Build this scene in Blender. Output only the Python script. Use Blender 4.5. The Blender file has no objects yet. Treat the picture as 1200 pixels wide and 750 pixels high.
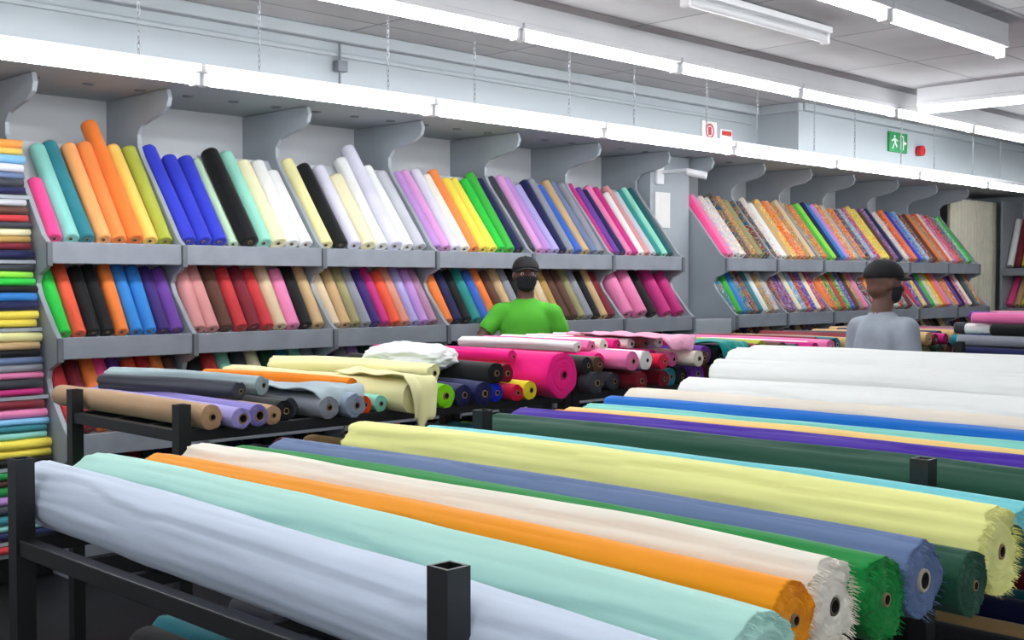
import bpy, bmesh, math, random
from mathutils import Vector, Matrix, Euler, noise
random.seed(7)
scene = bpy.context.scene
try:
    scene.view_settings.view_transform = 'Standard'
    scene.view_settings.look = 'None'
except Exception as e:
    print(e)

# ------------------------------------------------------------ colour helpers
def lin(c):
    c = c/255.0
    return c/12.92 if c <= 0.04045 else ((c+0.055)/1.055)**2.4
def rgb(h):
    if isinstance(h, str):
        h = h.lstrip('#')
        return (lin(int(h[0:2],16)), lin(int(h[2:4],16)), lin(int(h[4:6],16)), 1.0)
    return h
C = dict(hotpink='f0408c', aqua='86cfc4', teal='2a7f8c', orange='f28a3c', orange2='f07a20', peach='f5a860', yolk='f2c85a',
 yellow='f4e04a', olive='a9b23c', royal='2433c4', navy='1c2150', pmint='b9d8b4', black='141518', mint='8fd6c0', cream='f2ecc0',
 white='eef0ee', pyellow='efeaa6', lavwhite='dcdcec', lilac='b98bcf', pinklilac='d79ad2', green='37b53a', dkgray='3c3f48',
 lavender='a8a0d8', gray='8e929c', blue='2a5fc0', tan='c8a878', magenta='c4207c', purple='6a3a9c', pink='e87fb0', rose='d08c8c',
 beige='d9c4a0', teal2='1f8f88', dteal='165a60', red='c42a30', maroon='7a1c2c', brown='5c3c30', redor='e8502a', sky='7fc0e8',
 blue2='1f7fd0', dgreen='1d4a38', lime='8fe03a', salmon='d89078', mauve='b080a0', gold='b08c48', slate='66799f', khaki='9a9468',
 dkpurple='3a2470', brightg='16c43a', cherry='e0284c', ltgray='c4c8d0', pblue='d2ddee', pmint2='b8e4d8', lemon='f0f0a0', ivory='f4eee0',
 grass='14853a', tealc='7fcfd8', vorange='f7a040', deepblue='2a6fc4', beigew='ece2d2', sand='b89878')
def col(n): return rgb(C.get(n, n) if isinstance(n,str) else n)

# ------------------------------------------------------------ materials
def newmat(name):
    m = bpy.data.materials.new(name); m.use_nodes = True
    nt = m.node_tree; b = nt.nodes['Principled BSDF']
    return m, nt, b
def noise_mat(name, base, rough=0.6, var=0.08, scale=4, bump=0.0, bscale=40, metal=0.0, spec=0.5):
    m, nt, b = newmat(name)
    tc = nt.nodes.new('ShaderNodeTexCoord')
    n = nt.nodes.new('ShaderNodeTexNoise'); n.inputs['Scale'].default_value = scale; n.inputs['Detail'].default_value = 5
    nt.links.new(tc.outputs['Object'], n.inputs['Vector'])
    r = nt.nodes.new('ShaderNodeValToRGB')
    c = rgb(base)
    r.color_ramp.elements[0].color = (c[0]*(1-var), c[1]*(1-var), c[2]*(1-var), 1)
    r.color_ramp.elements[1].color = (min(1,c[0]*(1+var)), min(1,c[1]*(1+var)), min(1,c[2]*(1+var)), 1)
    r.color_ramp.elements[0].position = .35; r.color_ramp.elements[1].position = .65
    nt.links.new(n.outputs['Fac'], r.inputs['Fac']); nt.links.new(r.outputs['Color'], b.inputs['Base Color'])
    b.inputs['Roughness'].default_value = rough; b.inputs['Metallic'].default_value = metal
    b.inputs['Specular IOR Level'].default_value = spec
    if bump > 0:
        n2 = nt.nodes.new('ShaderNodeTexNoise'); n2.inputs['Scale'].default_value = bscale; n2.inputs['Detail'].default_value = 4
        nt.links.new(tc.outputs['Object'], n2.inputs['Vector'])
        bp = nt.nodes.new('ShaderNodeBump'); bp.inputs['Strength'].default_value = bump; bp.inputs['Distance'].default_value = 0.01
        nt.links.new(n2.outputs['Fac'], bp.inputs['Height']); nt.links.new(bp.outputs['Normal'], b.inputs['Normal'])
    return m
def cloth_mat(name, wr=(3, 14, 3), strength=0.35, rough=0.8, pattern=False, sheen=0.15, dist=0.012, det=6, dstr=.8, sat=1.03):
    m, nt, b = newmat(name)
    at = nt.nodes.new('ShaderNodeAttribute'); at.attribute_name = 'Col'
    tc = nt.nodes.new('ShaderNodeTexCoord')
    mp = nt.nodes.new('ShaderNodeMapping'); mp.inputs['Scale'].default_value = wr
    nt.links.new(tc.outputs['Object'], mp.inputs['Vector'])
    n = nt.nodes.new('ShaderNodeTexNoise'); n.inputs['Scale'].default_value = 1.0; n.inputs['Detail'].default_value = det; n.inputs['Roughness'].default_value = .45
    n.inputs['Distortion'].default_value = dstr
    nt.links.new(mp.outputs['Vector'], n.inputs['Vector'])
    w = nt.nodes.new('ShaderNodeTexNoise'); w.inputs['Scale'].default_value = 260; w.inputs['Detail'].default_value = 2
    nt.links.new(tc.outputs['Object'], w.inputs['Vector'])
    b1 = nt.nodes.new('ShaderNodeBump'); b1.inputs['Strength'].default_value = .12; b1.inputs['Distance'].default_value = 0.002
    nt.links.new(w.outputs['Fac'], b1.inputs['Height'])
    b2 = nt.nodes.new('ShaderNodeBump'); b2.inputs['Strength'].default_value = strength; b2.inputs['Distance'].default_value = dist
    nt.links.new(n.outputs['Fac'], b2.inputs['Height']); nt.links.new(b1.outputs['Normal'], b2.inputs['Normal'])
    nt.links.new(b2.outputs['Normal'], b.inputs['Normal'])
    src = at.outputs['Color']
    if pattern:
        v = nt.nodes.new('ShaderNodeTexNoise'); v.inputs['Scale'].default_value = 9; v.inputs['Detail'].default_value = 1.0; v.inputs['Distortion'].default_value = 2.5
        nt.links.new(tc.outputs['Object'], v.inputs['Vector'])
        r = nt.nodes.new('ShaderNodeValToRGB'); r.color_ramp.interpolation = 'CONSTANT'
        r.color_ramp.elements[0].color = rgb('c8382c'); r.color_ramp.elements[0].position = 0
        e = r.color_ramp.elements[1]; e.position = .40; e.color = rgb('f4ecd6')
        e = r.color_ramp.elements.new(.48); e.color = rgb('2a2228')
        e = r.color_ramp.elements.new(.53); e.color = rgb('e8b850')
        e = r.color_ramp.elements.new(.59); e.color = rgb('2a7fc4')
        nt.links.new(v.outputs['Fac'], r.inputs['Fac'])
        mx = nt.nodes.new('ShaderNodeMix'); mx.data_type = 'RGBA'; mx.inputs['Factor'].default_value = .36
        nt.links.new(src, mx.inputs[6]); nt.links.new(r.outputs['Color'], mx.inputs[7])
        src = mx.outputs[2]
    hs = nt.nodes.new('ShaderNodeHueSaturation')
    mr = nt.nodes.new('ShaderNodeMapRange'); mr.inputs['To Min'].default_value = .95; mr.inputs['To Max'].default_value = 1.05
    nt.links.new(n.outputs['Fac'], mr.inputs['Value']); nt.links.new(mr.outputs['Result'], hs.inputs['Value'])
    hs.inputs['Saturation'].default_value = sat
    nt.links.new(src, hs.inputs['Color']); nt.links.new(hs.outputs['Color'], b.inputs['Base Color'])
    b.inputs['Roughness'].default_value = rough
    b.inputs['Specular IOR Level'].default_value = .25
    b.inputs['Sheen Weight'].default_value = sheen; b.inputs['Sheen Roughness'].default_value = .5
    return m
M_cloth = cloth_mat('cotton_cloth', wr=(8,4,8), strength=.22, dist=.02, det=3, dstr=.3, sat=1.06)
M_bolt = cloth_mat('bolt_cloth', wr=(9,9,9), strength=.25, rough=.6, sheen=.1, sat=.97)
M_pat = cloth_mat('patterned_cloth', wr=(9,9,9), strength=.2, rough=.5, pattern=True, sheen=.1)
M_wall = noise_mat('painted_wall', 'a5aeb3', .7, .03, 1.2)
M_back = noise_mat('shelf_backing', 'c2c6ca', .7, .04, 2)
M_panel = noise_mat('grey_laminate', '9aa2a9', .5, .04, 3)
M_ledge = noise_mat('brushed_ledge_metal', '8f959e', .42, .08, 6, metal=.3)
M_black = noise_mat('black_steel', '17181b', .42, .2, 12)
M_floor = noise_mat('dark_floor', '1b1c20', .45, .25, 3)
M_white = noise_mat('white_enamel', 'e4e6e8', .4, .02, 3)
M_chain = noise_mat('chain_steel', '9a9ca0', .35, .1, 30, metal=.8)
M_skin = noise_mat('dark_skin', '64443a', .5, .1, 25)
M_greens = noise_mat('green_tshirt', '4fae2c', .85, .07, 12, bump=.5, bscale=14)
M_grays = noise_mat('grey_tshirt', '98a0ac', .85, .06, 12, bump=.5, bscale=14)
M_trous = noise_mat('dark_trousers', '20242e', .85, .1, 12)
M_capm = noise_mat('black_cap_fabric', '121216', .8, .1, 30)
M_maskm = noise_mat('black_mask_fabric', '171820', .8, .1, 30)
M_eye = noise_mat('eye_white', 'c8c4bc', .3, .02, 10)
M_pupil = noise_mat('eye_dark', '0c0806', .2, .02, 10)
M_shoe = noise_mat('shoe_leather', '101010', .5, .1, 10)
M_red = noise_mat('red_plastic', 'c01820', .4, .05, 10)
M_green = noise_mat('exit_green', '0a8a4a', .4, .03, 10)
M_paper = noise_mat('white_paper', 'e8e8e6', .7, .02, 10)
M_grey = noise_mat('grey_metal', '70757c', .4, .05, 10, metal=.3)
M_curt = noise_mat('curtain_fabric', 'e4e0cc', .85, .05, 8)

M_ceil, nt, b = newmat('ceiling_tiles')
tc = nt.nodes.new('ShaderNodeTexCoord')
br = nt.nodes.new('ShaderNodeTexBrick'); br.offset = 0; br.inputs['Scale'].default_value = 1.0
br.inputs['Brick Width'].default_value = 1.2; br.inputs['Row Height'].default_value = .6; br.inputs['Mortar Size'].default_value = .011
br.inputs['Color1'].default_value = rgb('b9bbbc'); br.inputs['Color2'].default_value = rgb('aeb0b2'); br.inputs['Mortar'].default_value = rgb('85888b')
nt.links.new(tc.outputs['Object'], br.inputs['Vector'])
nn = nt.nodes.new('ShaderNodeTexNoise'); nn.inputs['Scale'].default_value = 1.3; nn.inputs['Detail'].default_value = 4
nt.links.new(tc.outputs['Object'], nn.inputs['Vector'])
mr = nt.nodes.new('ShaderNodeMapRange'); mr.inputs['From Min'].default_value=.3; mr.inputs['From Max'].default_value=.7; mr.inputs['To Min'].default_value = .82; mr.inputs['To Max'].default_value = 1.08
nt.links.new(nn.outputs['Fac'], mr.inputs['Value'])
hs = nt.nodes.new('ShaderNodeHueSaturation'); nt.links.new(br.outputs['Color'], hs.inputs['Color']); nt.links.new(mr.outputs['Result'], hs.inputs['Value'])
nt.links.new(hs.outputs['Color'], b.inputs['Base Color']); b.inputs['Roughness'].default_value = .8

M_tube, nt, b = newmat('lit_fluorescent_tube')
b.inputs['Base Color'].default_value = (1,1,1,1)
b.inputs['Emission Color'].default_value = (.98,.985,1,1); b.inputs['Emission Strength'].default_value = 25

# ------------------------------------------------------------ mesh builder
class MB:
    def __init__(s): s.v=[]; s.f=[]; s.c=[]; s.m=[]; s.s=[]
    def add(s, vs, fs, c=(.8,.8,.8,1), mat=0, smooth=True):
        o = len(s.v); s.v += [tuple(p) for p in vs]
        for i, f in enumerate(fs):
            s.f.append([j+o for j in f]); s.c.append(c[i] if isinstance(c, list) else c); s.m.append(mat); s.s.append(smooth)
    def box(s, x0,x1,y0,y1,z0,z1, c=(.8,.8,.8,1), mat=0):
        vs = [(x0,y0,z0),(x1,y0,z0),(x1,y1,z0),(x0,y1,z0),(x0,y0,z1),(x1,y0,z1),(x1,y1,z1),(x0,y1,z1)]
        s.add(vs, [(0,3,2,1),(4,5,6,7),(0,1,5,4),(1,2,6,5),(2,3,7,6),(3,0,4,7)], c, mat, False)
    def build(s, name, mats, parent=None, bevel=0):
        me = bpy.data.meshes.new(name); me.from_pydata(s.v, [], s.f)
        for m in mats: me.materials.append(m)
        ca = me.color_attributes.new('Col', 'FLOAT_COLOR', 'CORNER')
        buf = []
        for p in me.polygons:
            p.material_index = s.m[p.index]; p.use_smooth = s.s[p.index]
            buf += list(s.c[p.index])*p.loop_total
        ca.data.foreach_set('color', buf)
        me.update()
        o = bpy.data.objects.new(name, me); scene.collection.objects.link(o)
        if parent: o.parent = parent
        if bevel:
            bv = o.modifiers.new('bevel','BEVEL'); bv.width = bevel; bv.segments = 2; bv.limit_method='ANGLE'
        return o
def empty(name, loc=(0,0,0), rotz=0):
    e = bpy.data.objects.new(name, None); scene.collection.objects.link(e); e.location = loc; e.rotation_euler = (0,0,rotz); e.empty_display_size=.1
    return e
def box_obj(name, x0,x1,y0,y1,z0,z1, mat, bevel=0, parent=None):
    mb = MB(); mb.box(x0,x1,y0,y1,z0,z1); return mb.build(name, [mat], parent, bevel)

CORE = rgb('8f7656'); HOLE = rgb('1a1410')
def add_roll(mb, P0, P1, r, c, ns=18, nl=6, amp=0.0, seed=0, core=.3, fray=0.0, bow=0.0, spiral=.05, mat=0, corecol=None, edge=None):
    """roll of cloth wound on a cardboard core, from P0 to P1"""
    P0 = Vector(P0); P1 = Vector(P1); w = P1-P0; L = w.length; w.normalize()
    up = Vector((0,0,1)) if abs(w.z) < .9 else Vector((0,1,0))
    u = w.cross(up).normalized(); v = u.cross(w).normalized()
    if u.x < 0: u=-u
    if v.z < 0: v = -v
    c = col(c); vs = []; fs = []; cs = []
    a0 = edge if edge is not None else random.uniform(0, 6.28)
    hi = ns > 20
    def ring(s, rad, off, fr=0.0, wob=1.0):
        base = P0.lerp(P1, s) + w*off
        if bow: base.z -= bow*(2*s-1)**2
        if amp:
            base.x += noise.noise(Vector((s*L*1.1, seed*3.1, 0)))*amp*1.2
            base.z += noise.noise(Vector((s*L*1.1, seed*3.1, 9)))*amp*.6
        ae = a0 + (.45*noise.noise(Vector((s*L*2.2, seed, 3))) if hi else 0)
        out = []
        for k in range(ns):
            a = 2*math.pi*k/ns
            sp = 1+spiral*(((a-ae)/(2*math.pi)) % 1.0 - .5)*(wob if hi else 1)
            rr = rad*sp
            if amp and wob > 0:
                ca, sa = math.cos(a), math.sin(a)
                rr += wob*amp*.8*noise.noise(Vector((ca*1.6, sa*1.6, s*L*1.1+seed*7)))
                rr += wob*amp*.6*noise.noise(Vector((ca*4.2+s*L*.8, sa*4.2, s*L*1.8+seed*5)))
                rr += wob*amp*.22*noise.noise(Vector((ca*7.5, sa*7.5+s*L*2, s*L*5+seed*2)))
            p = base + u*math.cos(a)*rr + v*math.sin(a)*rr
            if fr:
                p += w*fr*(.7*noise.noise(Vector((math.cos(a)*2.0, math.sin(a)*2.0, seed+rad*20)))+.35*noise.noise(Vector((math.cos(a)*12, math.sin(a)*12, seed+rad*90))))
            out.append(p)
        return out
    seq = []
    cr = core; depth = min(.06, L*.1); cc = col(corecol) if corecol else CORE
    if hi:
        ncap=[]; offs=[]
        K=10
        for i in range(K):
            t=(i+1)/K
            ncap += [t-.55/K, t-.12/K]; offs += [ -.003+.002*math.sin(i*2.4+seed), .003+.003*math.sin(i*1.7+seed)]
        ncap[-1]=.985
    else:
        ncap=[.5,.97]; offs=[.001,.003]
    caps=[]
    for t,o_ in zip(ncap,offs): caps.append((r*(cr+(1-cr)*t), o_-.010*t*t if hi else o_, max(0,t)**1.5))
    seq.append((0, r*cr*.72, depth, HOLE, 0,0)); seq.append((0, r*cr*.72, -.003, cc, 0,0)); seq.append((0, r*cr, -.003, cc, 0,0))
    seq.append((0, r*cr*1.05, .004, c, 0,0))
    for (rad,o_,wb) in caps: seq.append((0, rad, -o_, c, fray*wb, wb))
    for i in range(nl+1):
        seq.append((i/nl, r, (.011 if i==0 else (-.011 if i==nl else 0)), c, fray if i in (0,nl) else 0, 1))
    for (rad,o_,wb) in reversed(caps): seq.append((1, rad, o_, c, fray*wb, wb))
    seq.append((1, r*cr*1.05, -.004, c, 0,0))
    seq.append((1, r*cr, .003, cc, 0,0)); seq.append((1, r*cr*.72, .003, cc, 0,0)); seq.append((1, r*cr*.72, -depth, HOLE, 0,0))
    for (s, rad, off, cx, fr, wb) in seq: vs += ring(s, rad, off, fr, wb)
    for j in range(len(seq)-1):
        cx = seq[j][3] if j < len(seq)/2 else seq[j+1][3]
        for k in range(ns):
            k2 = (k+1) % ns
            fs.append((j*ns+k, j*ns+k2, (j+1)*ns+k2, (j+1)*ns+k)); cs.append(cx)
    fs.append(tuple(range(ns))[::-1]); cs.append(HOLE)
    n0 = (len(seq)-1)*ns
    fs.append(tuple(range(n0, n0+ns))); cs.append(HOLE)
    mb.add(vs, fs, cs, mat, True)

# ------------------------------------------------------------ room shell
box_obj('floor', -3, 16.9, -4, 7.6, -.1, 0, M_floor)
box_obj('ceiling', -3, 16.9, -4, 7.6, 3.25, 3.35, M_ceil)
box_obj('wall_back', -3, 16.9, 7.45, 7.6, 0, 3.25, M_back)
box_obj('wall_right', 16.75, 16.9, -4, 7.45, 0, 3.25, M_wall)
mb = MB(); mb.box(-3, 9.6, 6.35, 7.45, 2.8, 3.25); mb.box(9.6, 16.75, 5.9, 7.45, 2.8, 3.25)
mb.build('wall_bulkhead', [M_wall])
mb = MB()
mb.box(-3, 9.55, 6.27, 6.349, 3.17, 3.249); mb.box(9.52, 9.6, 5.85, 6.27, 3.17, 3.249); mb.box(9.6, 16.7, 5.83, 5.899, 3.18, 3.249)
mb.build('trim_1', [M_wall], bevel=.01)
mb = MB(); mb.box(-3, 9.5, 6.325, 6.349, 3.08, 3.11); mb.build('conduit_pipe', [M_wall], bevel=.008)
mb = MB()
for i in range(22):
    x = 2.95+i*.33; y = 6.85
    n=12; vs=[]
    for rr,z in ((.035,2.799),(.035,2.792),(.024,2.792),(.020,2.797)):
        vs += [(x+rr*math.cos(2*math.pi*k/n), y+rr*math.sin(2*math.pi*k/n), z) for k in range(n)]
    fs=[]
    for j in range(3):
        for k in range(n): fs.append((j*n+k, (j+1)*n+k, (j+1)*n+(k+1)%n, j*n+(k+1)%n))
    fs.append(tuple(range(3*n,4*n)))
    mb.add(vs, fs)
mb.build('soffit_downlights', [M_grey])

# ------------------------------------------------------------ wall shelving
LH = [1.83, 1.30, .77, .24]; LY = [6.49, 6.37, 6.26, 6.15]
prof = [(6.66,2.795),(6.64,2.74),(6.66,2.69),(6.74,2.65),(6.88,2.625),(6.98,2.60),(7.03,2.55),(7.03,2.48),(6.98,2.40),(6.76,2.14),(6.55,1.88),(6.485,1.835),
 (6.485,1.71),(6.53,1.685),(6.60,1.66),(6.63,1.61),(6.60,1.55),(6.42,1.35),(6.365,1.305),(6.365,1.18),(6.42,1.155),(6.49,1.13),(6.51,1.08),(6.49,1.02),
 (6.31,.82),(6.255,.775),(6.255,.65),(6.31,.625),(6.38,.6),(6.40,.55),(6.38,.49),(6.2,.29),(6.145,.245),(6.145,0),(7.449,0),(7.449,2.795)]
def divider(mb, x, t=.03, pr=prof):
    n = len(pr)
    vs = [(x-t/2,p[0],p[1]) for p in pr]+[(x+t/2,p[0],p[1]) for p in pr]
    fs = [tuple(range(n)), tuple(range(n,2*n))[::-1]] + [(i, n+i, n+(i+1)%n, (i+1)%n) for i in range(n)]
    mb.add(vs, fs, smooth=False)
BX = [2.87,3.70,4.73,5.73,6.73,7.70,8.66]
BX2 = [9.33,10.2,11.08,11.97,12.97,13.96,14.83]
def shelving(bx, name):
    root = empty(name)
    mb = MB()
    for x in bx: divider(mb, x)
    mb.build('side_panels', [M_panel], root, .004)
    mb = MB(); mbk = MB()
    for i in range(4):
        h, y = LH[i], LY[i]
        for a,b in zip(bx[:-1], bx[1:]):
            mb.box(a+.018, b-.018, y+.002, y+.035, h-.11, h+.012)
            mbk.box(a+.016, b-.016, y+.035, 7.44, h-.022, h-.002)
            s, c_, Lb = (.616,.788,.80) if i==0 else (.55,.835,.56)
            y0, z0 = y+.14, h
            vs=[]
            for xx in (a+.016, b-.016):
                vs += [(xx,y0,z0),(xx,y0+s*Lb,z0+c_*Lb),(xx,y0+s*Lb+.02,z0+c_*Lb-.012),(xx,y0+.03,z0)]
            if i:
                vs=[(v[0],v[1],min(v[2],LH[i-1]-.03)) for v in vs]
            mbk.add(vs, [(0,1,5,4),(3,7,6,2),(0,3,2,1),(4,5,6,7),(1,2,6,5),(0,4,7,3)], smooth=False)
    mb.build('ledge_fascias', [M_ledge], root, .004)
    mbk.build('shelf_boards', [M_back], root)
    mb = MB()
    for x in bx:
        for i in range(3):
            h,y = LH[i],LY[i]; mb.box(x-.016,x+.016,y-.012,y+.01,h-.125,h+.01)
    mb.build('joint_brackets', [M_grey], root, .004)
    return root
SH1 = shelving(BX, 'fabric_shelving_unit'); SH2 = shelving(BX2, 'fabric_shelving_unit')
box_obj('kick_plate', 2.86, 8.67, 6.11, 6.144, 0, .13, M_black, parent=SH1)

U = [
 'hotpink:.42 aqua teal peach:.72 orange:.74 orange2:.92:.058 yolk:.74 olive:.74',
 'royal royal royal pmint:.7:.035 black:.76:.062 mint:.76 cream:.68:.058 white:.7 white:.62:.05',
 'pyellow:.74 black:.7:.055 lavwhite:.7 cream:.62:.058 white:.8 lavwhite:.92:.06 white:.74 ltgray:.7',
 'lilac pinklilac:.74 lavwhite ivory orange yellow yellow brightg green navy',
 'dkgray pinklilac lilac lavender navy gray blue tan slate gray',
 'magenta purple navy pink magenta white rose ltgray teal2 mint dteal',
]
Lw = [
 'brightg redor black black orange2 blue2 blue2 dkpurple purple',
 'rose rose brown red maroon red beige pink black tan',
 'beige tan khaki gray dkpurple magenta redor salmon lavender lilac mauve',
 'orange2 navy black teal2 blue orange2 brown tan gray black',
 'tan beige gold brown brown khaki gray black tan maroon',
 'pink:.5:.07 pink:.5:.07 black magenta:.5:.06 magenta:.5:.06',
]
T3 = [
 'red maroon orange2 hotpink purple redor red orange brown',
 'black red mint dkgray cream dgreen teal mint gray',
 'navy gray lilac dgreen slate teal brown black gray',
 'black navy dgreen tan gray brown pink black','black brown navy tan gray brown black','black navy maroon gray black teal']
T4 = [' '.join(random.choices(['navy','black','brown','dgreen','maroon','gray','teal','slate','red'],k=8)) for _ in range(6)]
def fill(bx, rows, mats, parent):
    for ri, row in enumerate(rows):
        h, y = LH[ri], LY[ri]
        for bi, (a,b) in enumerate(zip(bx[:-1], bx[1:])):
            if bi >= len(row): continue
            items = row[bi].split(); n = len(items)
            mb = MB()
            Wd = b-a-.05; step = Wd/n
            for k, it in enumerate(items):
                pt = it.split(':'); cn = pt[0]
                L = float(pt[1]) if len(pt)>1 else random.uniform(.68,.77)
                r = float(pt[2]) if len(pt)>2 else min(.053, step*.5)
                r = min(r, step*.56)
                if ri: L = random.uniform(.42,.47); r=min(.05,step*.5) if len(pt)<3 else r
                dy, dz = (.616,.788) if ri==0 else (.55,.835)
                x = a+.025+step*(k+.5)
                p0 = Vector((x, y+.14-dz*r, h+dy*r+.003))
                tx = random.uniform(-.02,.015)
                p1 = p0+Vector((tx*L/.7, dy*L, dz*L))
                add_roll(mb, p0, p1, r*.97, cn, 18, 5, .004, random.random()*50, .22, mat=(1 if (len(mats)>1 and random.random()<.6) else 0), spiral=.06)
            mb.build('fabric_bolts', mats, parent)
fill(BX, [U, Lw, T3, T4], [M_bolt], SH1)
pool = ['white','pink','gold','tan','orange2','red','ivory','brown','black','green','teal','blue2','purple','lime','cream','royal','magenta','hotpink','ltgray','sky','orange','navy','yellow','mint','red','maroon']
random.seed(21)
R = [[' '.join(random.choices(pool,k=9)) for _ in range(6)] for _ in range(4)]
R[0][0] = 'hotpink pink white white black gold khaki black'
R[0][1] = 'black white white tan yolk orange2 orange gold beige'
R[0][2] = 'gold orange2 green lime navy blue2 lilac orange beige'
R[0][3] = 'orange2 navy sky magenta yellow yellow brown purple navy'
R[0][4] = 'white redor orange2 royal blue2 sky maroon brown orange2'
R[0][5] = 'gold redor white pink hotpink red teal mint brightg'
R[2] = [' '.join(random.choices(['black','navy','brown','maroon','dkgray','tan'],k=8)) for _ in range(6)]; R[3]=R[2]
fill(BX2, R, [M_bolt, M_pat], SH2)

# folded fabric stack (left)
root = empty('folded_fabric_shelf')
mb = MB()
stack = ['vorange','yolk','sky','lavwhite','slate','dkgray','navy','ltgray','brown','red','dkgray','cream','gold','maroon','navy','dkgray','lime','brightg','black','blue2','navy','yellow','yellow','pyellow','tan','black','slate','gray','pink','dkgray','magenta','maroon','pink','sky','teal','aqua','yellow','yellow','black','grass','brown','grass','lilac','dkgray','teal','aqua','navy','red','redor','brown','teal','brown','orange','black','redor','red','dkgray','red','maroon','cherry','maroon','red','redor','black']
h = 2.42; i = 0; shelfh = []
while h > .24 and i < len(stack):
    t = random.uniform(.034,.052)
    if i % 8 == 7: h -= .028; shelfh.append(h+.004)
    y0 = 6.30 + .42*(h-.2)/2.2 + random.uniform(-.012,.012)
    x0 = 2.0; x1 = 2.835 - random.uniform(0,.02)
    n = 8; m = 8; vs=[]; fs=[]
    for j in range(m+1):
        x = x0+(x1-x0)*j/m
        hh = t/2*(1+.12*noise.noise(Vector((x*5,i,0)))); sag = .004*noise.noise(Vector((x*4,i*3,5)))
        ring=[]
        for k in range(n+1):
            a = math.pi/2+math.pi*k/n
            ring.append((x, y0+t/2+math.cos(a)*t/2+.004*noise.noise(Vector((x*6,i,3))), h-t/2+sag+math.sin(a)*hh*.97))
        ring += [(x, 7.3, h-t/2+sag-hh*.97), (x,7.3,h-t/2+sag+hh*.97)]
        vs += ring
    q = n+3
    for j in range(m):
        for k in range(q): fs.append((j*q+k, j*q+(k+1)%q, (j+1)*q+(k+1)%q, (j+1)*q+k))
    fs.append(tuple(range(q))[::-1]); fs.append(tuple(range(m*q,(m+1)*q)))
    mb.add(vs, fs, col(stack[i]))
    h -= t; i += 1
bottom = h
mb.build('folded_fabrics', [M_bolt], root)
mb = MB()
for s in shelfh:
    y0 = 6.33 + .42*(s-.2)/2.2
    mb.box(1.95, 2.85, y0, 7.44, s, s+.02)
mb.box(1.95,2.85, 6.33,7.44, bottom-.025, bottom-.003)
mb.box(1.92,1.95, 6.75,7.44, 0, 2.79)
mb.build('shelf_boards', [M_panel], root)
mb = MB(); mb.box(1.95,2.85,6.45,7.4,0,bottom-.026); mb.build('kick_base', [M_black], root)

# pillar between shelving runs
mb = MB(); mb.box(8.70, 9.29, 6.9, 7.44, 0, 2.795); mb.build('wall_pillar', [M_panel])
mb = MB(); mb.box(8.70, 9.29, 6.40, 6.9, 0, 1.28); mb.build('pillar_cabinet', [M_panel], bevel=.01)
mb = MB(); mb.box(8.76, 8.98, 6.884, 6.897, 2.12, 2.45); mb.build('paper_notice', [M_paper])
root = empty('security_camera')
mb = MB(); add_roll(mb, (8.95,6.45,2.58),(8.85,6.60,2.62), .035,'ltgray',20,3,core=.5,corecol='black',spiral=0); mb.build('camera_body',[M_white],root)
mb = MB(); mb.box(8.83,8.86,6.58,6.9,2.62,2.65); mb.box(8.77,8.87,6.87,6.9,2.52,2.7); mb.build('mount_arm',[M_white],root,.006)

# ------------------------------------------------------------ signs
def sign_exit():
    root = empty('exit_sign')
    X,Y,Z = 11.46, 5.885, 3.04
    mb = MB(); mb.box(X-.19,X+.19,Y-.012,Y+.012,Z-.1,Z+.1); mb.build('sign_board',[M_green],root,.003)
    mb = MB(); yy=Y-.016
    def q(pts):
        n=len(pts); mb.add([(X+a,yy,Z+b_) for a,b_ in pts]+[(X+a,yy+.003,Z+b_) for a,b_ in pts],[tuple(range(n)),tuple(range(n,2*n))[::-1]]+[(i,n+i,n+(i+1)%n,(i+1)%n) for i in range(n)],smooth=False)
    q([(.03,-.07),(.03,.07),(.10,.07),(.10,-.07),(.09,-.07),(.09,.06),(.04,.06),(.04,-.07)])
    q([(.16,.01),(.12,.01),(.12,.03),(.105,0),(.12,-.03),(.12,-.01),(.16,-.01)])
    q([(-.09+.016*math.cos(t),.055+.016*math.sin(t)) for t in [k*math.pi/5 for k in range(10)]])
    q([(-.11,.035),(-.07,.035),(-.06,-.01),(-.09,-.015)])
    q([(-.10,-.01),(-.085,-.01),(-.12,-.07),(-.14,-.07)]); q([(-.085,-.01),(-.065,-.01),(-.03,-.04),(-.045,-.055)])
    q([(-.07,.035),(-.065,.022),(-.02,.005),(-.02,.018)]); q([(-.11,.035),(-.1,.02),(-.15,.0),(-.155,.012)])
    mb.build('running_man_symbol',[M_paper],root)
sign_exit()
root = empty('fire_alarm_bell')
mb = MB(); add_roll(mb,(11.92,5.83,2.99),(11.92,5.897,2.99),.055,'red',24,2,core=.25,corecol='maroon',spiral=0); mb.build('bell_dome',[M_red],root)
root = empty('fire_equipment_sign')
mb = MB(); mb.box(8.72,8.94,6.333,6.348,2.88,3.05); mb.build('sign_board',[M_paper],root)
mb = MB(); n=18; cx,cz=8.83,2.965; vs=[]
for rr in (.05,.066): vs += [(cx+rr*math.cos(2*math.pi*k/n),6.329,cz+rr*math.sin(2*math.pi*k/n)) for k in range(n)]
mb.add(vs,[(k,(k+1)%n,n+(k+1)%n,n+k) for k in range(n)],smooth=False)
mb.box(8.81,8.85,6.327,6.332,2.93,3.0); mb.build('prohibition_symbol',[M_red],root)
root = empty('notice_sign')
mb = MB(); mb.box(9.00,9.18,6.333,6.348,2.90,3.0); mb.build('sign_board',[M_paper],root)
mb = MB(); mb.box(9.02,9.16,6.328,6.333,2.945,2.985); mb.build('sign_text_band',[M_red],root)

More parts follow.
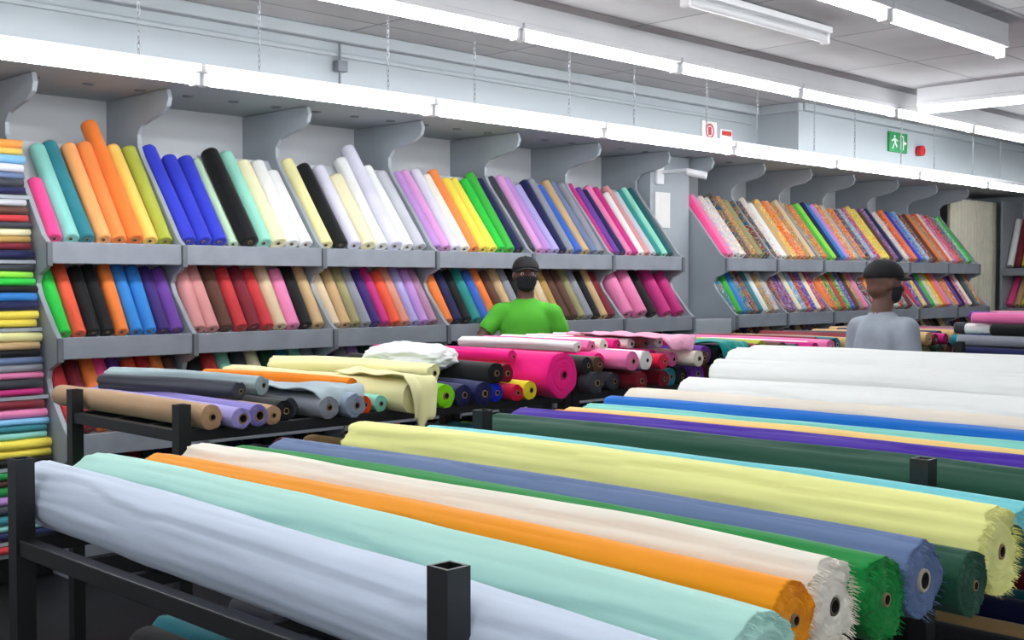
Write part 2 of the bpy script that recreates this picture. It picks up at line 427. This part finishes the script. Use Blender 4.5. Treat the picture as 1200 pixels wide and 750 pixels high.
# ------------------------------------------------------------ lights
def batten(x0, x1, y, z, lit=True, along='X', w=.05):
    root = empty('fluorescent_batten_light', (0,0,0))
    mb = MB(); mt = MB()
    if along == 'X':
        mb.box(x0+.01,x1-.01,y-w,y+w,z+.03,z+.07)
        for xe in (x0+.01, x1-.04): mb.box(xe,xe+.03,y-.03,y+.03,z-.035,z+.03)
    else:
        mb.box(y-w,y+w,x0+.01,x1-.01,z+.03,z+.07)
        for xe in (x0+.01, x1-.04): mb.box(y-.03,y+.03,xe,xe+.03,z-.035,z+.03)
    mb.build('housing',[M_white],root,.006)
    n=10; vs=[]
    for e in (x0+.035, x1-.035):
        for k in range(n):
            a=2*math.pi*k/n; p=.028*math.cos(a); q=.028*math.sin(a)
            vs.append((e,y+p,z+q) if along=='X' else (y+p,e,z+q))
    mt.add(vs,[(k,(k+1)%n,n+(k+1)%n,n+k) for k in range(n)]+[tuple(range(n)),tuple(range(n,2*n))])
    mt.build('tube',[M_tube if lit else M_white],root)
    return root
def chain(x,y,z0,z1,parent):
    mb = MB(); z=z0; k=0
    while z < z1-.03:
        vs=[];fs=[];R_,r_=.011,.0025; N=8; Mn=4
        for i in range(N):
            a=2*math.pi*i/N
            for j in range(Mn):
                b_=2*math.pi*j/Mn
                rad=R_+r_*math.cos(b_); px=rad*math.cos(a)*.7; pz=rad*math.sin(a)*1.6; py=r_*math.sin(b_)
                vs.append((x+(px if k%2 else py), y+(py if k%2 else px), z+.021+pz))
        for i in range(N):
            for j in range(Mn):
                fs.append((i*Mn+j,((i+1)%N)*Mn+j,((i+1)%N)*Mn+(j+1)%Mn,i*Mn+(j+1)%Mn))
        mb.add(vs,fs); z+=.029; k+=1
    mb.build('hanging_chain',[M_chain],parent)
for i in range(10):
    x0 = .07+i*1.52
    f=batten(x0, x0+1.52, 5.3, 2.62)
    for cx in (x0+.35, x0+1.2): chain(cx, 5.3, 2.69, 3.25, f)
for i in range(8):
    x0 = .44+i*1.52
    batten(x0, x0+1.52, 4.95, 3.06)
mb = MB(); mb.box(.4,12.7,4.93,4.97,3.131,3.249); mb.build('trunking_rail',[M_white])
for i in range(5):
    x0 = -.04+i*1.52
    batten(x0, x0+1.52, 3.18, 3.06)
mb = MB(); mb.box(-.1,7.6,3.16,3.20,3.131,3.249); mb.build('trunking_rail',[M_white])
batten(5.35,6.87,4.02,3.17,lit=False)
for k in range(3): batten(4.75-1.52*(k+1), 4.75-1.52*k, 9.6, 3.06, along='Y')
mb = MB(); mb.box(9.58,9.62,.2,4.75,3.131,3.249); mb.build('trunking_rail',[M_white])
for k in range(2): batten(4.9-1.52*(k+1), 4.9-1.52*k, 12.6, 3.06, along='Y')
mb = MB(); mb.box(12.58,12.62,1.9,4.9,3.131,3.249); mb.build('trunking_rail',[M_white])
for i in range(4):  # two unseen rows outside the camera view, added for illumination
    batten(-1.6+i*1.52, -.08+i*1.52, .9, 3.1)
    batten(-1.6+i*1.52, -.08+i*1.52, -1.6, 3.1)
mb = MB(); mb.box(-1.6,4.5,.88,.92,3.171,3.249); mb.box(-1.6,4.5,-1.62,-1.58,3.171,3.249); mb.build('trunking_rail',[M_white])  # rails carrying the added unseen rows

# ------------------------------------------------------------ racks
def rack(x0,x1,y0,y1,top,rail,deck=.5,posts=None):
    root = empty('display_rack')
    mb = MB(); s=.026
    ps = posts or [(x0,y0),(x1,y0),(x0,y1),(x1,y1)]
    for (px,py) in ps:
        t=.006
        mb.box(px-s,px+s,py-s,py+s,0,top-.03)
        for (a,b_,c_,d) in ((-s,s,-s,-s+t),(-s,s,s-t,s),(-s,-s+t,-s+t,s-t),(s-t,s,-s+t,s-t)):
            mb.box(px+a,px+b_,py+c_,py+d,top-.03,top)
    mb.build('posts',[M_black],root)
    mb = MB()
    for z in (rail, deck):
        for yy in (y0,y1): mb.box(x0+s,x1-s,yy-.02,yy+.02,z-.045,z)
        for xx in (x0,x1): mb.box(xx-.02,xx+.02,y0+s,y1-s,z-.045,z)
        for k in range(1,3):
            yy = y0+(y1-y0)*k/3; mb.box(x0+.02,x1-.02,yy-.015,yy+.015,z-.04,z-.003)
    mb.build('rails',[M_black],root,.003)
rack(1.33,3.045,1.48,3.2,1.145,.93,deck=.5)
rack(3.10,5.16,1.5,3.4,1.15,.93,deck=.5,posts=[(5.16,1.5),(5.16,3.4),(4.86,3.4)])
rack(2.33,4.5,4.12,5.03,1.15,1.05,deck=.7)
rack(4.56,7.0,4.12,5.03,1.15,1.05,deck=.7)
rack(7.06,9.6,4.12,5.03,1.15,1.05,deck=.7)

# ------------------------------------------------------------ big rolls on near racks
def big(X, h, r, c, y0=1.12, y1=3.3, amp=.006, fray=.012, core=.17, bow=.01, spiral=.08, corecol=None, xn=0, hn=0, fringe=0):
    mb = MB()
    add_roll(mb, (X+xn, y0, h+hn), (X, y1, h), r, c, 64, 90, amp, random.random()*40, core, fray, bow, spiral, corecol=corecol, edge=random.uniform(1.5,2.7))
    rs = random.Random(int(X*1000))
    cc = col(c)
    for _ in range(fringe):     # loose threads at the cut edge
        a = rs.uniform(0, 6.283); rr = r*rs.uniform(.80,1.0); L = rs.uniform(.008,.026); wd = .0008
        bx = X+xn+math.cos(a)*rr; bz = h+hn-bow+math.sin(a)*rr; by = y0+.012
        ta = Vector((-math.sin(a),0,math.cos(a)))*wd
        tip = Vector((bx+rs.uniform(-.006,.006)+math.cos(a)*.003, by-L, bz-rs.uniform(0,.010)+math.sin(a)*.003))
        p = Vector((bx,by,bz)); m_ = p.lerp(tip,.5)+Vector((rs.uniform(-.003,.003),0,.002))
        mb.add([p-ta,p+ta,m_+ta*.8,m_-ta*.8,tip+ta*.4,tip-ta*.4],[(0,1,2,3),(3,2,4,5)],cc)
    return mb.build('fabric_roll', [M_cloth])
random.seed(5)
big(1.448,1.03,.088,'pblue',.98,3.34,amp=.008,hn=-.05,xn=-.015,fray=.02)
big(1.628,1.03,.090,'pmint2',1.05,3.38,amp=.008,fray=.02,hn=-.02,fringe=200)
big(1.790,1.045,.066,'vorange',1.10,3.32,amp=.005,fringe=120)
big(1.955,1.035,.086,'ivory',1.12,3.36,amp=.009,fray=.03,core=.2,corecol='4a4238',fringe=450)
big(2.115,1.02,.080,'grass',1.10,3.36,amp=.006,fray=.02,fringe=260)
big(2.27,1.03,.078,'slate',1.10,3.36,amp=.004,core=.3,corecol='b0a898',fringe=100)
big(2.42,1.00,.068,'dgreen',1.06,3.3,amp=.005)
big(2.595,1.038,.098,'lemon',1.08,3.36,amp=.008,fray=.03,fringe=500)
big(2.78,1.00,.06,'dgreen',1.12,3.3,amp=.005)
big(2.905,1.03,.068,'tealc',1.14,3.34,amp=.008,fray=.025,fringe=200)
big(3.21,1.025,.095,'dgreen',.9,3.3)
big(3.40,1.035,.090,'4a2f9c',.9,3.36)
big(3.565,1.045,.06,'vorange',.95,3.32)
big(3.69,1.05,.056,'f2d38c',.95,3.36)
big(3.81,1.05,.06,'aqua',.95,3.36)
big(3.955,1.065,.068,'deepblue',.95,3.36)
big(4.12,1.07,.086,'beigew',.95,3.36,amp=.006)
big(4.31,1.05,.08,'white',.95,3.32,amp=.006)
big(4.49,1.09,.095,'white',.95,3.34,amp=.006)
big(4.675,1.03,.085,'white',.95,3.30,amp=.006)
big(4.66,1.19,.070,'white',.95,3.3,amp=.006)
big(4.87,1.04,.10,'ivory',.95,3.3,amp=.006)
big(4.84,1.225,.085,'white',.95,3.32,amp=.006)
big(5.03,1.22,.09,'white',.95,3.34,amp=.006)
big(5.06,1.03,.085,'ivory',.95,3.3,amp=.006)
for (X,c,r) in ((1.42,'black',.05),(1.55,'sand',.045),(1.69,'black',.06),(1.82,'teal',.05),(1.96,'navy',.06),(2.1,'dkgray',.06),(2.24,'sand',.055),(2.4,'dgreen',.07),(2.56,'dkgray',.05),(2.7,'navy',.06),(2.85,'brown',.06),
                (3.3,'black',.07),(3.5,'tan',.06),(3.7,'navy',.07),(3.9,'teal',.06),(4.1,'maroon',.07),(4.3,'gray',.06),(4.5,'black',.07),(4.75,'navy',.07)):
    mb=MB(); y0=1.15+random.uniform(-.05,.1)
    add_roll(mb,(X,y0,.5+r),(X,3.28+random.uniform(-.08,.1),.5+r),r,c,26,24,.005,random.random()*40,.25,.01,.005,.06)
    mb.build('fabric_roll',[M_cloth])

# ------------------------------------------------------------ second row of racks
random.seed(11)
def mid(X, h, r, c, y0=4.02, y1=5.2, amp=.004, core=.3, fray=.006, corecol=None, skew=None, tilt=0):
    mb = MB(); sk = skew if skew is not None else random.uniform(-.03,.03)
    add_roll(mb,(X,y0,h),(X+sk,y1,h+tilt),r,c,26,24,amp,random.random()*40,core,fray,.004,.06,corecol=corecol)
    return mb.build('fabric_roll',[M_cloth])
mid(2.425,1.102,.048,'sand',4.05,5.38); mid(2.525,1.093,.042,'lavender',4.0,5.3,core=.5); mid(2.615,1.095,.045,'8a80c0',4.02,5.35,core=.5)
mid(2.70,1.088,.038,'sand',4.05,5.3); mid(2.79,1.095,.045,'black',4.1,5.3); mid(2.885,1.092,.042,'dkgray',4.2,5.3)
mid(2.98,1.098,.048,'gray',4.06,5.35); mid(3.09,1.102,.052,'8e9cae',4.02,5.4,amp=.01); mid(3.2,1.09,.04,'redor',4.1,5.3); mid(3.17,1.175,.03,'orange',4.15,5.1,skew=-.16)
mid(2.84,1.18,.040,'9fb0b4',4.35,5.3,amp=.012,skew=-.22); mid(2.70,1.165,.035,'dkgray',4.3,5.2,amp=.01,skew=-.16)
mid(3.29,1.088,.036,'mint',4.1,5.2)
mid(3.40,1.12,.072,'eeeab4',4.0,5.35,amp=.014,skew=-.10); mid(3.53,1.09,.04,'cream',4.1,5.2); mid(3.62,1.105,.055,'lime',4.04,5.0,amp=.01); mid(3.60,1.205,.045,'eeeab4',4.1,5.1,amp=.012,skew=-.2)
mid(3.74,1.10,.05,'navy',4.05,5.2,amp=.008); mid(3.85,1.10,.055,'navy',4.03,5.2); mid(3.95,1.19,.05,'black',4.05,5.2); mid(3.96,1.095,.045,'royal',4.06,5.2)
mid(4.06,1.09,.04,'cherry',4.02,5.2); mid(4.16,1.095,.045,'yellow',4.03,5.1); mid(4.07,1.18,.045,'maroon',4.1,5.2)
mid(4.34,1.162,.112,'hotpink',3.98,5.25,amp=.010,core=.2,corecol='c02060',skew=-.03); mid(4.21,1.25,.032,'hotpink',4.2,5.15,skew=-.12)
X = 4.52
base = ['dkgray','teal','purple','maroon','black','navy','tan','teal2','brown','black','khaki','dgreen']
topc = ['black','brown','hotpink','pink','white','cherry','magenta','pink','ivory','brown','purple','black','teal2','teal2','black','maroon','lime','olive','brown','dkgray','magenta','white','pink','maroon','black','teal','tan','black','brown','khaki']
i=0
while X < 9.5:
    r = random.uniform(.042,.055)
    mid(X, 1.05+r, r, random.choice(base), 4.0+random.uniform(-.03,.1), 5.1+random.uniform(-.1,.08))
    X += 2*r+.008
X = 4.58
while X < 9.4:
    r = random.uniform(.038,.052)
    c = topc[i] if i < len(topc) else random.choice(['black','brown','maroon','dkgray','magenta','navy','teal','tan'])
    mid(X, 1.155+r, r, c, 4.0+random.uniform(-.08,.14), 5.03+random.uniform(-.1,.08), corecol=random.choice(['white','a98a62','a98a62']))
    X += 2*r+.012; i+=1
for (X,c) in ((4.75,'white'),(4.86,'pink'),(4.97,'ivory'),(5.08,'hotpink'),(5.2,'white'),(5.32,'rose'),(5.45,'white'),(5.57,'hotpink')):
    mid(X,1.275,.03,c,4.25,5.1,amp=.008,skew=random.uniform(-.1,.04))
X=2.42
while X<9.4:
    r=random.uniform(.045,.07)
    mid(X,.7+r,r,'brightg' if X<2.5 else random.choice(['lime','dgreen','black','navy','maroon','brown','dkgray','tan','teal','grass']),4.05,5.1)
    X+=2*r+.03

def drape(name, cx, cy, top, w, front, back, drop, c, seed):
    """cloth lying over rolls, falling over the front side (towards -Y)"""
    nu, nv = 26, 34; vs=[]; fs=[]
    for i in range(nu+1):
        u_=i/nu
        dr = drop*(1-.45*abs(u_-.45)-.25*noise.noise(Vector((u_*3,seed,0))))
        for j in range(nv+1):
            t=j/nv; s=t*(back+front+dr)-back
            x=cx+(u_-.5)*w*(1-.45*max(0,(s-front))/max(drop,.01))
            if s<front: y=cy-s; z=top+.02*noise.noise(Vector((x*7,s*7,seed)))
            else:
                d=s-front; y=cy-front-.03*math.sin(min(1,d/.05)*1.57); z=top-d
            y+= .035*noise.noise(Vector((x*16,z*3,seed+4)))*(1 if s>front else .2)
            z+= .012*noise.noise(Vector((x*14,s*5,seed+8)))
            vs.append((x,y,z))
    for i in range(nu):
        for j in range(nv): fs.append((i*(nv+1)+j,(i+1)*(nv+1)+j,(i+1)*(nv+1)+j+1,i*(nv+1)+j+1))
    mb=MB(); mb.add(vs,fs,col(c)); o=mb.build(name,[M_cloth])
    sd=o.modifiers.new('solid','SOLIDIFY'); sd.thickness=.006
drape('draped_cloth',3.42,4.3,1.20,.17,.30,.2,.22,'eeeab4',3)
drape('draped_cloth',3.06,4.4,1.165,.28,.30,.5,.08,'a4b2b8',7)
drape('draped_cloth',5.75,4.3,1.27,.26,.34,.3,.20,'teal2',12)
drape('draped_cloth',5.3,4.3,1.315,.30,.30,.4,.08,'e8aac4',17)
def parcel(X,Y,Z,sx,sy,sz,c,seed):
    bm=bmesh.new(); bmesh.ops.create_icosphere(bm,subdivisions=5,radius=1)
    mb=MB(); vs=[]
    for v in bm.verts:
        p=v.co.copy(); k=2.6
        n_=(abs(p.x)**k+abs(p.y)**k+abs(p.z)**k)**(1/k); p/=n_
        d=1+.14*noise.noise(p*2.2+Vector((seed,0,0)))+.08*noise.noise(p*5+Vector((0,seed,0)))
        vs.append((X+p.x*sx*d,Y+p.y*sy*d,Z+p.z*sz*d))
    fs=[tuple(v.index for v in f.verts) for f in bm.faces]; bm.free()
    mb.add(vs,fs,col(c)); mb.build('folded_fabric_bundle',[M_cloth])
parcel(3.84,4.55,1.245,.17,.26,.07,'white',2)

# ------------------------------------------------------------ far rack (right)
rack(8.15,9.6,1.6,3.7,1.2,1.0,deck=.5)
random.seed(33)
fc=['ltgray','hotpink','black','navy','brown','magenta','purple','dkgray','white','royal','teal','black','pink']
for layer,(h,n) in enumerate(((1.0,12),(1.08,11),(1.16,10),(1.24,9),(1.32,7))):
    for k in range(n):
        r=.04; mbx=MB(); cc=random.choice(fc)
        if k==0: cc=['black','navy','gray','black','pink'][layer]
        if layer==4: cc=['pink','magenta','lilac','purple','rose','hotpink','white'][k%7]
        x=8.2+.045*layer+k*.1
        add_roll(mbx,(x,1.65+random.uniform(-.1,.1),h+r),(x+random.uniform(-.03,.03),3.75+random.uniform(-.2,.2),h+r),r,cc,22,16,.005,random.random()*30,.3,.004,0,.05)
        mbx.build('fabric_roll',[M_cloth])
mb=MB(); n=90; vs=[]; fs=[]
for i in range(n+1):
    x=15.0+1.3*i/n; y=6.95+.05*math.sin(i*.9)+.02*noise.noise(Vector((i*.2,0,0)))
    for j in range(9):
        z=.1+2.6*j/8; vs.append((x,y+.02*noise.noise(Vector((x*3,z,2))),z))
for i in range(n):
    for j in range(8): fs.append((i*9+j,(i+1)*9+j,(i+1)*9+j+1,i*9+j+1))
mb.add(vs,fs); mb.build('curtain',[M_curt])
box_obj('curtain_rail',14.9,16.4,6.94,6.96,2.7,2.72,M_grey)
root=empty('end_wall_shelving')
mb=MB()
for yy in (6.75,5.8,4.85,3.9): mb.box(16.1,16.74,yy-.015,yy+.015,0,2.7)
mb.build('side_panels',[M_panel],root)
mb=MB()
for hh in (1.80,1.27,.74): mb.box(16.05,16.74,3.9,6.75,hh-.1,hh)
mb.build('shelves',[M_ledge],root)
for hh in (1.80,1.27):
    mb=MB(); yy=6.68
    while yy>3.95:
        add_roll(mb,(16.22,yy,hh+.03),(16.5,yy,hh+(.66 if hh>1.5 else .4)),.045,random.choice(pool),14,4,.003,random.random()*9)
        yy-=.1
    mb.build('fabric_bolts',[M_bolt],root)
mb=MB()
mb.box(4.72,4.735,6.30,6.315,2.86,3.17); mb.box(4.69,4.765,6.27,6.33,2.98,3.05); mb.build('cable_hook',[M_grey],bevel=.004)

# ------------------------------------------------------------ people
def cap_mesh(bm, a, b, ra, rb, seg=14):
    a=Vector(a); b=Vector(b); w=b-a; L=w.length
    if L<1e-6: w=Vector((0,0,1))
    w.normalize(); up=Vector((0,0,1)) if abs(w.z)<.9 else Vector((0,1,0)); u=w.cross(up).normalized(); v=w.cross(u)
    rings=[]
    for k in range(1,5): t=-math.pi/2+math.pi/2*k/4; rings.append((a+w*math.sin(t)*ra, ra*math.cos(t)))
    for k in range(0,4): t=math.pi/2*k/4; rings.append((b+w*math.sin(t)*rb, rb*math.cos(t)))
    R_=[[bm.verts.new(c_+u*math.cos(2*math.pi*i/seg)*r_+v*math.sin(2*math.pi*i/seg)*r_) for i in range(seg)] for c_,r_ in rings]
    p0=bm.verts.new(a-w*ra); p1=bm.verts.new(b+w*rb)
    for i in range(seg):
        j=(i+1)%seg
        bm.faces.new((p0,R_[0][j],R_[0][i])); bm.faces.new((p1,R_[-1][i],R_[-1][j]))
        for q in range(len(R_)-1): bm.faces.new((R_[q][i],R_[q][j],R_[q+1][j],R_[q+1][i]))
def ell_mesh(bm,c,r,rot=None):
    m=Matrix.Translation(c)@(rot or Matrix.Identity(4))@Matrix.Diagonal((r[0],r[1],r[2],1))
    bmesh.ops.create_uvsphere(bm,u_segments=20,v_segments=14,radius=1,matrix=m)
def dcap(p,a,b,ra,rb):
    ab=b-a; t=max(0,min(1,(p-a).dot(ab)/max(ab.length_squared,1e-9))); return (p-(a+ab*t)).length-(ra+(rb-ra)*t)
def dell(p,c,r,inv):
    q=inv@p; q=Vector((q.x/r[0],q.y/r[1],q.z/r[2])); return (q.length-1)*min(r)
def person(name, loc, rotz, arms, shirt, head_rot=(0,0,0), mask=False, scale=1.0):
    root=empty(name,loc,rotz); root.scale=(scale,)*3
    prim=[]
    def cp(a,b,ra,rb,l): prim.append(('c',(Vector(a),Vector(b),ra,rb),l))
    def el(c,r,l,rot=None): prim.append(('e',(Vector(c),r,rot or Matrix.Identity(4)),l))
    S,K,T,F=1,0,2,3
    el((0,0,1.26),(.165,.118,.21),S); el((0,.010,1.14),(.157,.116,.22),S); el((0,.0,1.0),(.163,.120,.17),S)
    cp((-.125,-.005,1.378),(.125,-.005,1.378),.058,.058,S); cp((-.07,-.012,1.405),(.07,-.012,1.405),.045,.045,S)
    el((0,.045,1.31),(.13,.075,.11),S); el((0,-.045,1.31),(.14,.07,.12),S)
    el((0,0,.90),(.158,.115,.12),T)
    cp((0,-.018,1.42),(0,.0,1.54),.058,.053,K)
    cp((0,-.014,1.425),(0,-.012,1.435),.066,.062,S)
    for s in (-1,1):
        cp((.09*s,0,.87),(.10*s,.015,.50),.092,.062,T); cp((.10*s,.015,.50),(.105*s,-.01,.10),.060,.046,T)
        cp((.105*s,-.02,.045),(.12*s,.13,.035),.045,.036,F)
    hp=Vector((0,0,1.53))
    HR=Matrix.Translation(hp)@Euler(head_rot).to_matrix().to_4x4()@Matrix.Translation(-hp)
    def hel(c,r,l=0): el(HR@Vector(c),r,l,Euler(head_rot).to_matrix().to_4x4())
    hel((0,-.008,1.635),(.076,.096,.088)); hel((0,.030,1.585),(.062,.062,.075)); hel((0,.052,1.545),(.038,.038,.032))
    hel((0,-.03,1.585),(.066,.062,.06))
    hel((0,.088,1.602),(.011,.016,.028)); hel((0,.096,1.587),(.016,.013,.012)); hel((0,.078,1.562),(.025,.016,.009)); hel((0,.077,1.551),(.021,.015,.009))
    hel((0,.070,1.640),(.050,.020,.012))
    for s in (-1,1): hel((.077*s,-.005,1.610),(.010,.020,.032)); hel((.038*s,.048,1.590),(.024,.028,.022))
    for s,(sh,elb,wr,hd,curl) in zip((-1,1),arms):
        sh=Vector(sh);elb=Vector(elb);wr=Vector(wr);hd=Vector(hd).normalized()
        cp(sh,elb,.052,.041,K); cp(sh,sh.lerp(elb,.50),.060,.058,S); cp(elb,wr,.042,.028,K)
        side=hd.cross(Vector((0,0,1)))
        if side.length<.2: side=Vector((0,1,0))
        side.normalize(); nrm=side.cross(hd).normalized()
        if nrm.z>0 and abs(nrm.z)>.3: nrm=-nrm
        for k in range(4):
            o=side*((k-1.5)*.021)
            cp(wr+o*.6,wr+hd*.085+o,.014,.0125,K)
            ln=(.062,.074,.070,.054)[k]
            p=wr+hd*.088+o; d1=(hd+nrm*curl*.5).normalized(); p2=p+d1*ln*.5; d2=(hd+nrm*curl*1.4).normalized(); p3=p2+d2*ln*.5
            cp(p,p2,.0105,.0098,K); cp(p2,p3,.0098,.0082,K)
        ts=side*(-1 if s>0 else 1)
        if ts.x*s>0: ts=-ts
        t0=wr+hd*.025+ts*.024; t1=t0+(hd*.6+ts*.8).normalized()*.042; t2=t1+(hd*.95+ts*.3+nrm*.3).normalized()*.032
        cp(t0,t1,.0145,.012,K); cp(t1,t2,.0115,.0095,K)
    bm=bmesh.new()
    for ty,d,l in prim:
        if ty=='c': cap_mesh(bm,*d)
        else: ell_mesh(bm,d[0],d[1],d[2])
    bmesh.ops.recalc_face_normals(bm,faces=bm.faces)
    me=bpy.data.meshes.new('tmp'); bm.to_mesh(me); bm.free()
    ob=bpy.data.objects.new('tmp',me); scene.collection.objects.link(ob)
    rm=ob.modifiers.new('r','REMESH'); rm.mode='VOXEL'; rm.voxel_size=.0075
    sm=ob.modifiers.new('s','SMOOTH'); sm.factor=.5; sm.iterations=3
    dg=bpy.context.evaluated_depsgraph_get(); dg.update()
    me2=bpy.data.meshes.new_from_object(ob.evaluated_get(dg)); bpy.data.objects.remove(ob)
    invs=[(None if ty=='c' else (Matrix.Translation(d[0])@d[2]).inverted()) for ty,d,l in prim]
    HRi=HR.inverted()
    lab=[]
    for v in me2.vertices:
        p=v.co; best=9;bl=0
        for (ty,d,l),iv in zip(prim,invs):
            dd=dcap(p,*d) if ty=='c' else dell(p,d[0],d[1],iv)
            if dd<best: best=dd;bl=l
        if bl==1 and p.z<.93: bl=2
        if bl==2 and p.z>=.93: bl=1
        if bl==0 and mask:
            q=HRi@p
            if q.z<1.606-.25*max(0,.07-q.y) and q.z>1.508+.5*max(0,.05-q.y) and q.y>.012: bl=4
        lab.append(bl)
    bm=bmesh.new(); bm.from_mesh(me2); bm.verts.ensure_lookup_table()
    sel=[v for v in bm.verts if lab[v.index] in (1,2) and all(lab[e.other_vert(v).index] in (1,2) for e in v.link_edges)]
    for _ in range(22): bmesh.ops.smooth_vert(bm,verts=sel,factor=.5,use_axis_x=True,use_axis_y=True,use_axis_z=True)
    bm.to_mesh(me2); bm.free(); me2.update()
    nrm=[v.normal.copy() for v in me2.vertices]
    for i,v in enumerate(me2.vertices):
        if lab[i]==1:
            q=v.co; n_=noise.noise(Vector((q.x*7,q.y*7,q.z*5)))+.7*noise.noise(Vector((q.x*14,q.y*14,q.z*7)))
            v.co=v.co+nrm[i]*(.008+.010*n_)
        elif lab[i]==4: v.co=v.co+nrm[i]*.006
    for m in (M_skin,shirt,M_trous,M_shoe,M_maskm): me2.materials.append(m)
    for p in me2.polygons:
        ls=[lab[i] for i in p.vertices]; p.material_index=max(set(ls),key=ls.count); p.use_smooth=True
    body=bpy.data.objects.new('body',me2); scene.collection.objects.link(body); body.parent=root
    for s in (-1,1):
        mb=MB()
        for (c_,r_,mi) in ((Vector((.031*s,.0745,1.620)),.0125,0),(Vector((.031*s,.0825,1.619)),.0062,1)):
            bm=bmesh.new(); bmesh.ops.create_uvsphere(bm,u_segments=14,v_segments=10,radius=r_)
            vs=[HR@(v.co+c_) for v in bm.verts]; fs=[tuple(v.index for v in f.verts) for f in bm.faces]; bm.free()
            mb.add(vs,fs,mat=mi)
        mb.build('eye',[M_eye,M_pupil],root)
    mb=MB(); n=28; m=9; vs=[]; fs=[]
    cc=Vector((0,-.008,1.652))
    for j in range(m+1):
        t=(math.pi/2)*j/m
        for k in range(n):
            a=2*math.pi*k/n; rr=math.cos(t)**.85 if j<m else 0.001
            vs.append(HR@(cc+Vector((.083*rr*math.cos(a),.103*rr*math.sin(a),.080*math.sin(t)-(.018 if j==0 else 0)*(1-math.sin(a))*.6))))
    for j in range(m):
        for k in range(n): fs.append((j*n+k,j*n+(k+1)%n,(j+1)*n+(k+1)%n,(j+1)*n+k))
    mb.add(vs,fs)
    vs=[]; fs=[]; bn=16
    for k in range(bn+1):
        u_=-1+2*k/bn
        for q in range(5):
            f_=q/4
            x=.076*u_*(1-.12*f_); y0=.103*math.sqrt(max(0,1-(.076*u_/.083)**2)); y=y0+f_*.065*math.sqrt(max(0,1-u_*u_*.85))
            vs.append(HR@(cc+Vector((x,y-.004,.004-.012*f_-.016*u_*u_))))
    for k in range(bn):
        for q in range(4): fs.append((k*5+q,(k+1)*5+q,(k+1)*5+q+1,k*5+q+1))
    mb.add(vs,fs)
    c_=mb.build('baseball_cap',[M_capm],root); sd=c_.modifiers.new('s','SOLIDIFY'); sd.thickness=.005; sd.offset=1
    mb=MB(); bm=bmesh.new(); bmesh.ops.create_uvsphere(bm,u_segments=10,v_segments=8,radius=.008)
    mb.add([HR@(v.co+cc+Vector((0,0,.082))) for v in bm.verts],[tuple(v.index for v in f.verts) for f in bm.faces]); bm.free()
    mb.build('cap_button',[M_capm],root)
    return root
A1=[((-.170,0,1.372),(-.26,-.03,1.16),(-.22,.18,1.205),(.2,1,-.1),.35),
    ((.170,0,1.372),(.30,.05,1.19),(.28,.22,1.21),(-.3,1,-.1),.35)]
person('man_in_green_tshirt',(5.68,5.55,0),math.radians(135),A1,M_greens,(math.radians(2),0,math.radians(6)),True,1.03)
A2=[((-.165,0,1.372),(-.215,-.02,1.10),(-.22,.10,.86),(0.05,.25,-1),.3),
    ((.165,0,1.372),(.215,-.02,1.10),(.22,.10,.86),(-0.05,.25,-1),.3)]
person('man_in_grey_tshirt',(5.82,3.06,0),math.radians(-106),A2,M_grays,(math.radians(-4),0,math.radians(-18)),True,1.0)

# ------------------------------------------------------------ world + camera
w=bpy.data.worlds.new('world'); scene.world=w; w.use_nodes=True
w.node_tree.nodes['Background'].inputs['Color'].default_value=(.88,.93,1,1); w.node_tree.nodes['Background'].inputs['Strength'].default_value=.8
cam=bpy.data.cameras.new('camera'); co=bpy.data.objects.new('camera',cam); scene.collection.objects.link(co)
co.location=(0,0,1.62); co.rotation_euler=(math.radians(90-1.84),0,math.radians(-45)); cam.lens=42; cam.sensor_width=36; cam.clip_start=.05
scene.camera=co
